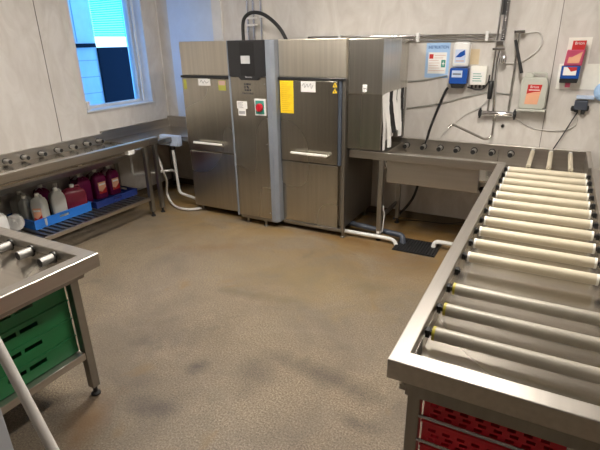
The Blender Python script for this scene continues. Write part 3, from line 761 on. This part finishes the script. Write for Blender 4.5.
# horizontal supply pipes
SP = thing('supply_pipe', (-1.4, W, 1.78), 'pair of horizontal chrome water pipes high on the back wall', 'pipe')
MB().tube([(-2.35, W-.035, 1.792), (-.50, W-.035, 1.780)], .0105).build('pipe', 'chrome', SP, smooth=True)
MB().tube([(-1.55, W-.030, 1.755), (-.55, W-.030, 1.743)], .009).build('pipe', 'chrome', SP, smooth=True)
for x in (-2.0, -1.22, -.62): MB().box(x-.012, x+.012, W-.05, W, 1.73, 1.81).build('pipe_clip', 'white', SP, bevel=.003)
# pre-rinse spray tap
T = thing('rinse_tap', (-.45, W, .9), 'chrome pre-rinse spray tap with spring hose and swivel spout on the back wall', 'tap')
yt = W-.06
MB().tube([(-.535, yt, 1.13), (-.530, yt, 2.12)], .0095).build('riser', 'tap_metal', T, smooth=True)
MB().tube([(-.365, yt, 1.13), (-.362, yt, 1.80)], .011).build('riser', 'tap_metal', T, smooth=True)
MB().lathe([(.019, 0), (.021, .03), (.021, .15), (.017, .155)], (-.535, yt, 1.25), 'z', 16).build('sleeve', 'black', T, smooth=True)
MB().box(-.405, -.32, yt-.03, W-.001, 1.785, 1.81).build('wall_bracket', 'chrome', T, bevel=.004)
MB().box(-.555, -.455, yt-.055, yt+.015, 1.655, 1.675).build('hose_clamp', 'chrome', T, bevel=.003)
MB().box(-.535, -.465, yt-.06, yt+.01, 1.685, 1.735).build('hose_clamp', 'chrome', T, bevel=.008)
sp = []
for i in range(260):
    a = i*.75; z = 1.74 + i*.0016
    sp.append((-.485+.021*math.cos(a), yt-.03+.021*math.sin(a), z))
MB().tube(sp, .0034, 5).build('spring', 'chrome', T, smooth='all')
MB().tube([(-.485, yt-.03, 1.70), (-.480, yt-.03, 2.20)], .016).build('spray_hose', 'rubber', T, smooth=True)
MB().lathe([(.027, 0), (.027, .24)], (-.492, yt-.028, 1.93), 'z', 16).build('hose_sleeve', 'rubber', T, smooth=True)
MB().tube(arc([(-.495, yt-.03, 1.655), (-.505, yt-.03, 1.55), (-.50, yt-.03, 1.40), (-.49, yt-.02, 1.25), (-.485, yt, 1.14)]), [.02]*7+[.014]*18, 10).build('lower_hose', 'chrome', T, smooth=True)
MB().lathe([(.012, 0), (.022, .015), (.022, .05), (.012, .07)], (-.455, yt-.02, 1.545), 'z', 14).build('coupling', 'chrome', T, smooth=True)
MB().tube([(-.385, yt-.035, 1.735), (-.30, yt-.06, 1.475)], [.011, .014], 12).build('spray_handle', 'rubber', T, smooth=True)
MB().lathe([(.018, 0), (.021, .01), (.021, .25), (.018, .26)], (-.59, yt, 1.128), 'x', 18).build('mixer_body', 'chrome', T, smooth=True)
for x in (-.612, -.325):
    MB().lathe([(.024, 0), (.030, .006), (.030, .022), (.024, .028)], (x, yt, 1.126), 'x', 14).build('tap_handle', 'black', T, smooth=True)
    MB().box(x+.006, x+.022, yt-.014, yt+.014, 1.08, 1.17).build('tap_handle', 'black', T, bevel=.005)
MB().tube(elbow([(-.47, yt, 1.11), (-.472, yt-.01, .92), (-.52, yt-.04, .895), (-.80, yt-.22, 1.05), (-.815, yt-.23, 1.015)], .035), .011).build('spout', 'tap_metal', T, smooth=True)
MB().lathe([(.016, 0), (.016, .03), (.012, .04)], (-.471, yt, 1.06), 'z', 14).build('spout_nut', 'steel_door', T, smooth=True)
MB().tube([(-.535, W-.004, 1.14), (-.535, yt, 1.14)], .012).build('inlet', 'chrome', T); MB().tube([(-.365, W-.004, 1.14), (-.365, yt, 1.14)], .012).build('inlet', 'chrome', T)
tag(MB().lathe([(.014, 0), (.016, .008), (.010, .022)], (-.398, W, 1.012), Vector((0,-1,0)), 12).build('wall_plug', 'black', smooth=True), 'small black wall plug under the rinse tap', 'plug')
# thin hoses lying along the wall
def hose(pts, label, r=.006, mat='hose_clear', name='plastic_tube'):
    tag(MB().tube(arc(pts), r, 7).build(name, mat, smooth='all'), label, 'hose')
yh = W-.012
hose([(-.33, yh, 1.785), (-.22, yh, 1.79), (-.19, yh, 1.70), (-.24, yh, 1.62), (-.36, yh, 1.55), (-.55, yh, 1.56)], 'clear plastic tube looping right of the rinse tap from the pipe bracket')
hose([(-1.285, yh, 1.38), (-1.12, yh, 1.40), (-.93, yh, 1.44)], 'clear plastic tube running from the exit hood towards the blue poster', mat='milky_dim')
hose([(-1.285, yh, 1.13), (-1.0, yh, 1.18), (-.73, yh, 1.26), (-.55, yh, 1.30), (-.38, yh, 1.29)], 'clear plastic tube running low across the wall behind the black hose', mat='milky_dim')
hose([(-.95, yh, .86), (-.86, yh, .97), (-.73, yh, 1.10), (-.62, yh, 1.16), (-.54, yh, 1.25)], 'clear plastic tube rising from the sink to the rinse tap', r=.004)
hose([(-.30, yh, 1.09), (-.15, yh, 1.01), (.05, yh, 1.00), (.16, yh, 1.05), (.17, yh, 1.13)], 'clear plastic tube looping from under the wall canister to the small device', r=.004)
# wall mounted canister
J = thing('wall_canister', (-.19, W, 1.18), 'pale grey canister with red label mounted on the back wall right of the tap', 'canister')
MB().prism([(-.290, 1.195), (-.275, 1.182), (-.105, 1.182), (-.085, 1.20), (-.085, 1.40), (-.105, 1.44), (-.27, 1.44), (-.290, 1.42)], W-.12, W-.005, 'y').build('body', 'jug', J, bevel=.014, smooth=True)
MB().prism([(-.275, 1.438), (-.275, 1.455), (-.262, 1.476), (-.22, 1.476), (-.205, 1.455), (-.205, 1.438)], W-.105, W-.02, 'y').build('shoulder', 'jug', J, bevel=.006)
MB().tube(elbow([(-.212, W-.06, 1.44), (-.21, W-.06, 1.472), (-.112, W-.06, 1.472), (-.108, W-.06, 1.435)], .018), .011, 10).build('handle', 'jug', J, smooth=True)
MB().box(-.30, -.075, W-.13, W, 1.165, 1.183).build('shelf_bracket', 'jug', J, bevel=.004)
l = MB().prism([(-.245, 1.225), (-.145, 1.225), (-.128, 1.385), (-.235, 1.385)], W-.1225, W-.120, 'y').build('label', 'peach', J)
MB().prism([(-.2385, 1.31), (-.18, 1.325), (-.137, 1.33), (-.128, 1.385), (-.235, 1.385)], W-.1235, W-.1225, 'y').build('print', 'red_label', l)
text('lettering', 'Brion', .030, (-.184, W-.124, 1.366), FACE_Y, 'whitepaper', l)
MB().box(-.225, -.142, W-.124, W-.1235, 1.338, 1.345).build('print', 'whitepaper', l)
# red dispenser on a white board
tag(MB().plate((-.030, W-.008, 1.345), ((1,0,0), .42), ((0,0,1), .40), (0, .008, 0), [(.20, .4201, .20, .4001), (-.001, .035, .2, .4001)]).build('backing_board', 'cap_white'), 'off-white backing board on the wall behind the red and blue dispenser', 'board')
Q = thing('red_dispenser', (.06, W-.01, 1.39), 'red and blue rinse aid dispenser on a white board at the right', 'dispenser')
MB().prism([(.000, 1.535), (.128, 1.535), (.135, 1.655), (.008, 1.655)], W-.11, W-.008, 'y').build('cartridge', 'pink', Q, bevel=.006)
MB().box(-.012, .122, W-.12, W-.008, 1.435, 1.533).build('holder', 'dispenser_blue', Q, bevel=.005)
MB().prism([(-.012, 1.434), (.122, 1.434), (.116, 1.402), (-.012, 1.402)], W-.11, W-.01, 'y').build('holder_foot', 'black', Q, bevel=.003)
MB().box(.035, .072, W-.08, W-.045, 1.365, 1.403).build('nozzle', 'pink', Q, bevel=.004)
MB().prism([(.035, 1.60), (.125, 1.655), (.132, 1.722), (.038, 1.722)], W-.106, W-.05, 'y').build('bottle', 'red_label', Q, bevel=.002)
text('lettering', 'Brion', .030, (.086, W-.1065, 1.702), FACE_Y, 'whitepaper', Q)
l = MB().prism([(.022, 1.555), (.105, 1.555), (.118, 1.64), (.05, 1.60), (.028, 1.60)], W-.1125, W-.11, 'y').build('label', 'peach', Q)
l = MB().box(.005, .098, W-.122, W-.12, 1.462, 1.525).build('label', 'whitepaper', Q)
MB().prism([(.03, 1.525), (.098, 1.525), (.098, 1.50), (.06, 1.49)], W-.123, W-.122, 'y').build('print', 'red_label', l)
# small device with cable
E_ = thing('wall_sensor', (.20, W, 1.2), 'small black and grey connector unit with dark cable below the white board', 'device')
MB().box(.135, .262, W-.05, W-.001, 1.272, 1.300).build('casing', 'paleblue', E_, bevel=.004)
MB().box(.130, .225, W-.06, W-.001, 1.185, 1.262).build('casing', 'pvc_grey', E_, bevel=.006)
for x, z in ((.125, 1.175), (.15, 1.165), (.20, 1.15), (.225, 1.18)):
    MB().lathe([(.014, 0), (.017, .02), (.012, .04)], (x, W-.035, z), 'z', 12).build('cable_gland', 'black', E_, smooth=True)
MB().tube(arc([(.165, W-.035, 1.17), (.13, W-.03, 1.08), (.08, W-.03, .95), (.03, W-.03, .83)]), .005, 8).build('cable', 'rubber', E_, smooth=True)
tag(MB().lathe([(.02, 0), (.06, .005), (.075, .02), (.075, .05), (.055, .075), (.02, .085)], (.325, W, 1.335), Vector((0,-1,0)), 24).build('round_blue_object', 'lightblue', smooth=True), 'round light blue plastic thing on the wall at the right edge of the picture', 'wall fitting')  # plain pale blue plastic disc, gives no light
# conduits above the machine
C3 = thing('conduit', (-3.0, W, 1.75), 'three vertical metal conduits rising behind the control column', 'pipe')
for x in (-3.08, -3.005, -2.91): MB().tube([(x, W-.03, 1.60), (x, W-.03, ZC)], .013).build('pipe', 'chrome', C3, smooth=True)
for z in (1.93, 2.0): MB().box(-3.10, -2.98, W-.045, W, z-.01, z+.01).build('pipe_clip', 'trim_white', C3, bevel=.002)
MB().box(-2.93, -2.885, W-.05, W, 2.0, 2.03).build('pipe_clip', 'trim_white', C3, bevel=.002)
tag(MB().tube(arc([(-2.97, 4.3, 1.765), (-2.965, 4.3, 1.93), (-2.93, 4.3, 2.0), (-2.85, 4.3, 2.035), (-2.73, 4.3, 2.02), (-2.62, 4.3, 1.96), (-2.52, 4.3, 1.87), (-2.455, 4.3, 1.768)]), .018, 10).build('power_cable', 'rubber', smooth=True), 'thick black cable arching over the top of the dishwasher', 'cable')

# ------------------------------------------------------------------ plumbing
bx = thing('drain_box', (-3.70, 3.83, .69), 'small white box hanging at the corner table beside the dishwasher', 'box')
MB().box(-3.87, -3.60, 3.84, 3.905, .700, .815).build('casing', 'paleblue', bx, bevel=.006)
MB().lathe([(.02, 0), (.028, .01), (.028, .05)], (-3.72, 3.872, .65), 'z', 14).build('gland', 'black', bx, smooth=True)
dp = thing('drain_pipe', (-3.75, 3.9, 0), 'white plastic waste pipe dropping from the white box to the dishwasher', 'pipe')
MB().tube(elbow([(-3.72, 3.872, .66), (-3.74, 3.92, .13), (-3.40, 3.92, .075)], .05), .017).build('pipe', 'pvc', dp, smooth=True)
MB().tube(elbow([(-4.20, 3.69, .58), (-4.115, 3.607, .38), (-3.86, 3.95, .38), (-3.745, 3.905, .395)], .03), .015).build('pipe', 'pvc', dp, smooth=True)
tag(MB().tube(arc([(-3.80, 3.62, .74), (-3.77, 3.68, .60), (-3.74, 3.70, .45), (-3.80, 3.80, .30), (-3.90, 3.88, .12), (-3.80, 3.83, .03), (-3.62, 3.74, .02), (-3.45, 3.75, .02), (-3.36, 3.84, .02)]), .014, 9).build('grey_hose', 'hose_clear', smooth='all'), 'pale grey hose curling over the floor to the dishwasher foot', 'hose')
tag(MB().tube(elbow([(-1.80, 4.04, .068), (-1.06, 3.93, .068), (-1.045, 3.89, .0)], .04), .027, 14).build('waste_pipe', 'pvc_grey', smooth=True), 'grey plastic waste pipe running from the dishwasher to the floor drain', 'pipe')
tag(MB().tube(elbow([(-1.70, 3.86, .045), (-1.13, 3.86, .045), (-1.09, 3.84, .0)], .04), .018, 14).build('waste_pipe', 'pvc', smooth=True), 'white plastic waste pipe ending at the left edge of the floor drain', 'pipe')
tag(MB().tube(elbow([(-.20, 3.93, .065), (-.77, 3.93, .065), (-.775, 3.915, .0)], .04), .020, 14).build('waste_pipe', 'pvc', smooth=True), 'white plastic waste pipe coming from under the roller conveyor into the drain', 'pipe')
gr = thing('drain_grate', (-.91, 3.87, 0), 'black perforated floor drain grate under the sink table', 'drain grate')
hs = []
for i in range(14):
    for j in range(10): hs.append((.012+i*.0255, .012+i*.0255+.014, .012+j*.0275, .012+j*.0275+.016))
MB().plate((-1.095, 3.73, .004), ((1,0,0), .37), ((0,1,0), .285), (0, 0, .010), hs).build('grate', 'rubber', gr)
MB().box(-1.10, -.72, 3.725, 4.02, .0005, .004).build('sump', 'black', gr)
hose([(-1.27, 4.45, .012), (-1.05, 4.52, .012), (-.80, 4.50, .03), (-.60, 4.45, .10), (-.50, 4.40, .15), (-.42, 4.08, .47)], 'thin dark cable lying on the floor along the back wall', r=.004, mat='rubber', name='floor_cable')
hose([(-1.252, 3.90, .34), (-1.250, 3.90, .30), (-1.245, 3.915, .25), (-1.252, 3.90, .08)], 'thin white tube tied along the front leg of the sink table', r=.006, mat='white')

# ------------------------------------------------------------------ foreground left
pp = thing('white_pole', (-1.2, .6, 0), 'white broom pole leaning in the left foreground', 'pole')
a = Vector((-1.437, .633, .813)); b = Vector((-1.256, .609, .54)); dd = (b-a).normalized()
top = a - dd*.45; bot = a + dd*((.813-.03)/-dd.z)
MB().tube([top, bot], .0165, 16).build('shaft', 'pole_white', pp, smooth=True)
MB().lathe([(.012, 0), (.018, .01), (.018, .03)], top - Vector((0,0,.0)), -dd, 14).build('end_cap', 'white', pp, smooth=True)
hd = MB().box(bot.x-.18, bot.x+.18, bot.y-.03, bot.y+.03, .012, .045).build('head', 'blue', pp, bevel=.006)
MB().box(bot.x-.175, bot.x+.175, bot.y-.02, bot.y+.02, 0, .012).build('blade', 'rubber', pp)

wb = thing('waste_bin', (-1.83, .60, 0), 'grey-white tall waste bin at the left edge in front of the green crates', 'bin')
hx, hy = -1.60, .645
bn = MB()
def bring(k, z, ins=0): return [bn.bm.verts.new((cx, cy, z)) for cx, cy in ((hx-.28+ins, hy-.34+ins), (hx-ins, hy-.34+ins), (hx-ins, hy-ins), (hx-.28+ins, hy-ins))]
rings = [bring(1, 0), bring(1, .68), bring(.9, .68, .008), bring(.9, .02, .008)]
for A, B2 in zip(rings, rings[1:]):
    for i in range(4): bn.bm.faces.new((A[i], A[(i+1) % 4], B2[(i+1) % 4], B2[i]))
bn.bm.faces.new(rings[0][::-1]); bn.bm.faces.new(rings[-1])
bn.build('body', 'bin', wb, bevel=.01)
MB().box(hx-.285, hx+.005, hy-.345, hy+.005, .681, .705).build('lid', 'bin', wb, bevel=.008)

# ------------------------------------------------------------------ lights
def ceiling_lamp(x, y, lab, lx=.09, ly=.62):
    t = thing('ceiling_lamp', (x, y, ZC-.05), lab, 'lamp', 'ceiling lamps')
    MB().box(x-lx-.02, x+lx+.02, y-ly-.02, y+ly+.02, ZC-.05, ZC-.002).build('housing', 'lamp_body', t, bevel=.005)
    MB().box(x-lx, x+lx, y-ly, y+ly, ZC-.075, ZC-.05).build('diffuser', 'tube_light', t, bevel=.01)
ceiling_lamp(-.35, 2.6, 'long ceiling lamp above the right conveyor')
ceiling_lamp(-2.3, 2.3, 'long ceiling lamp in front of the dishwasher')
ceiling_lamp(-2.6, .1, 'short ceiling lamp above the near left table', .05, .2)

w = bpy.data.worlds.new('world'); S.world = w; w.use_nodes = True
bg = w.node_tree.nodes['Background']; bg.inputs['Color'].default_value = (.11, .42, 1.0, 1); bg.inputs['Strength'].default_value = 2.7
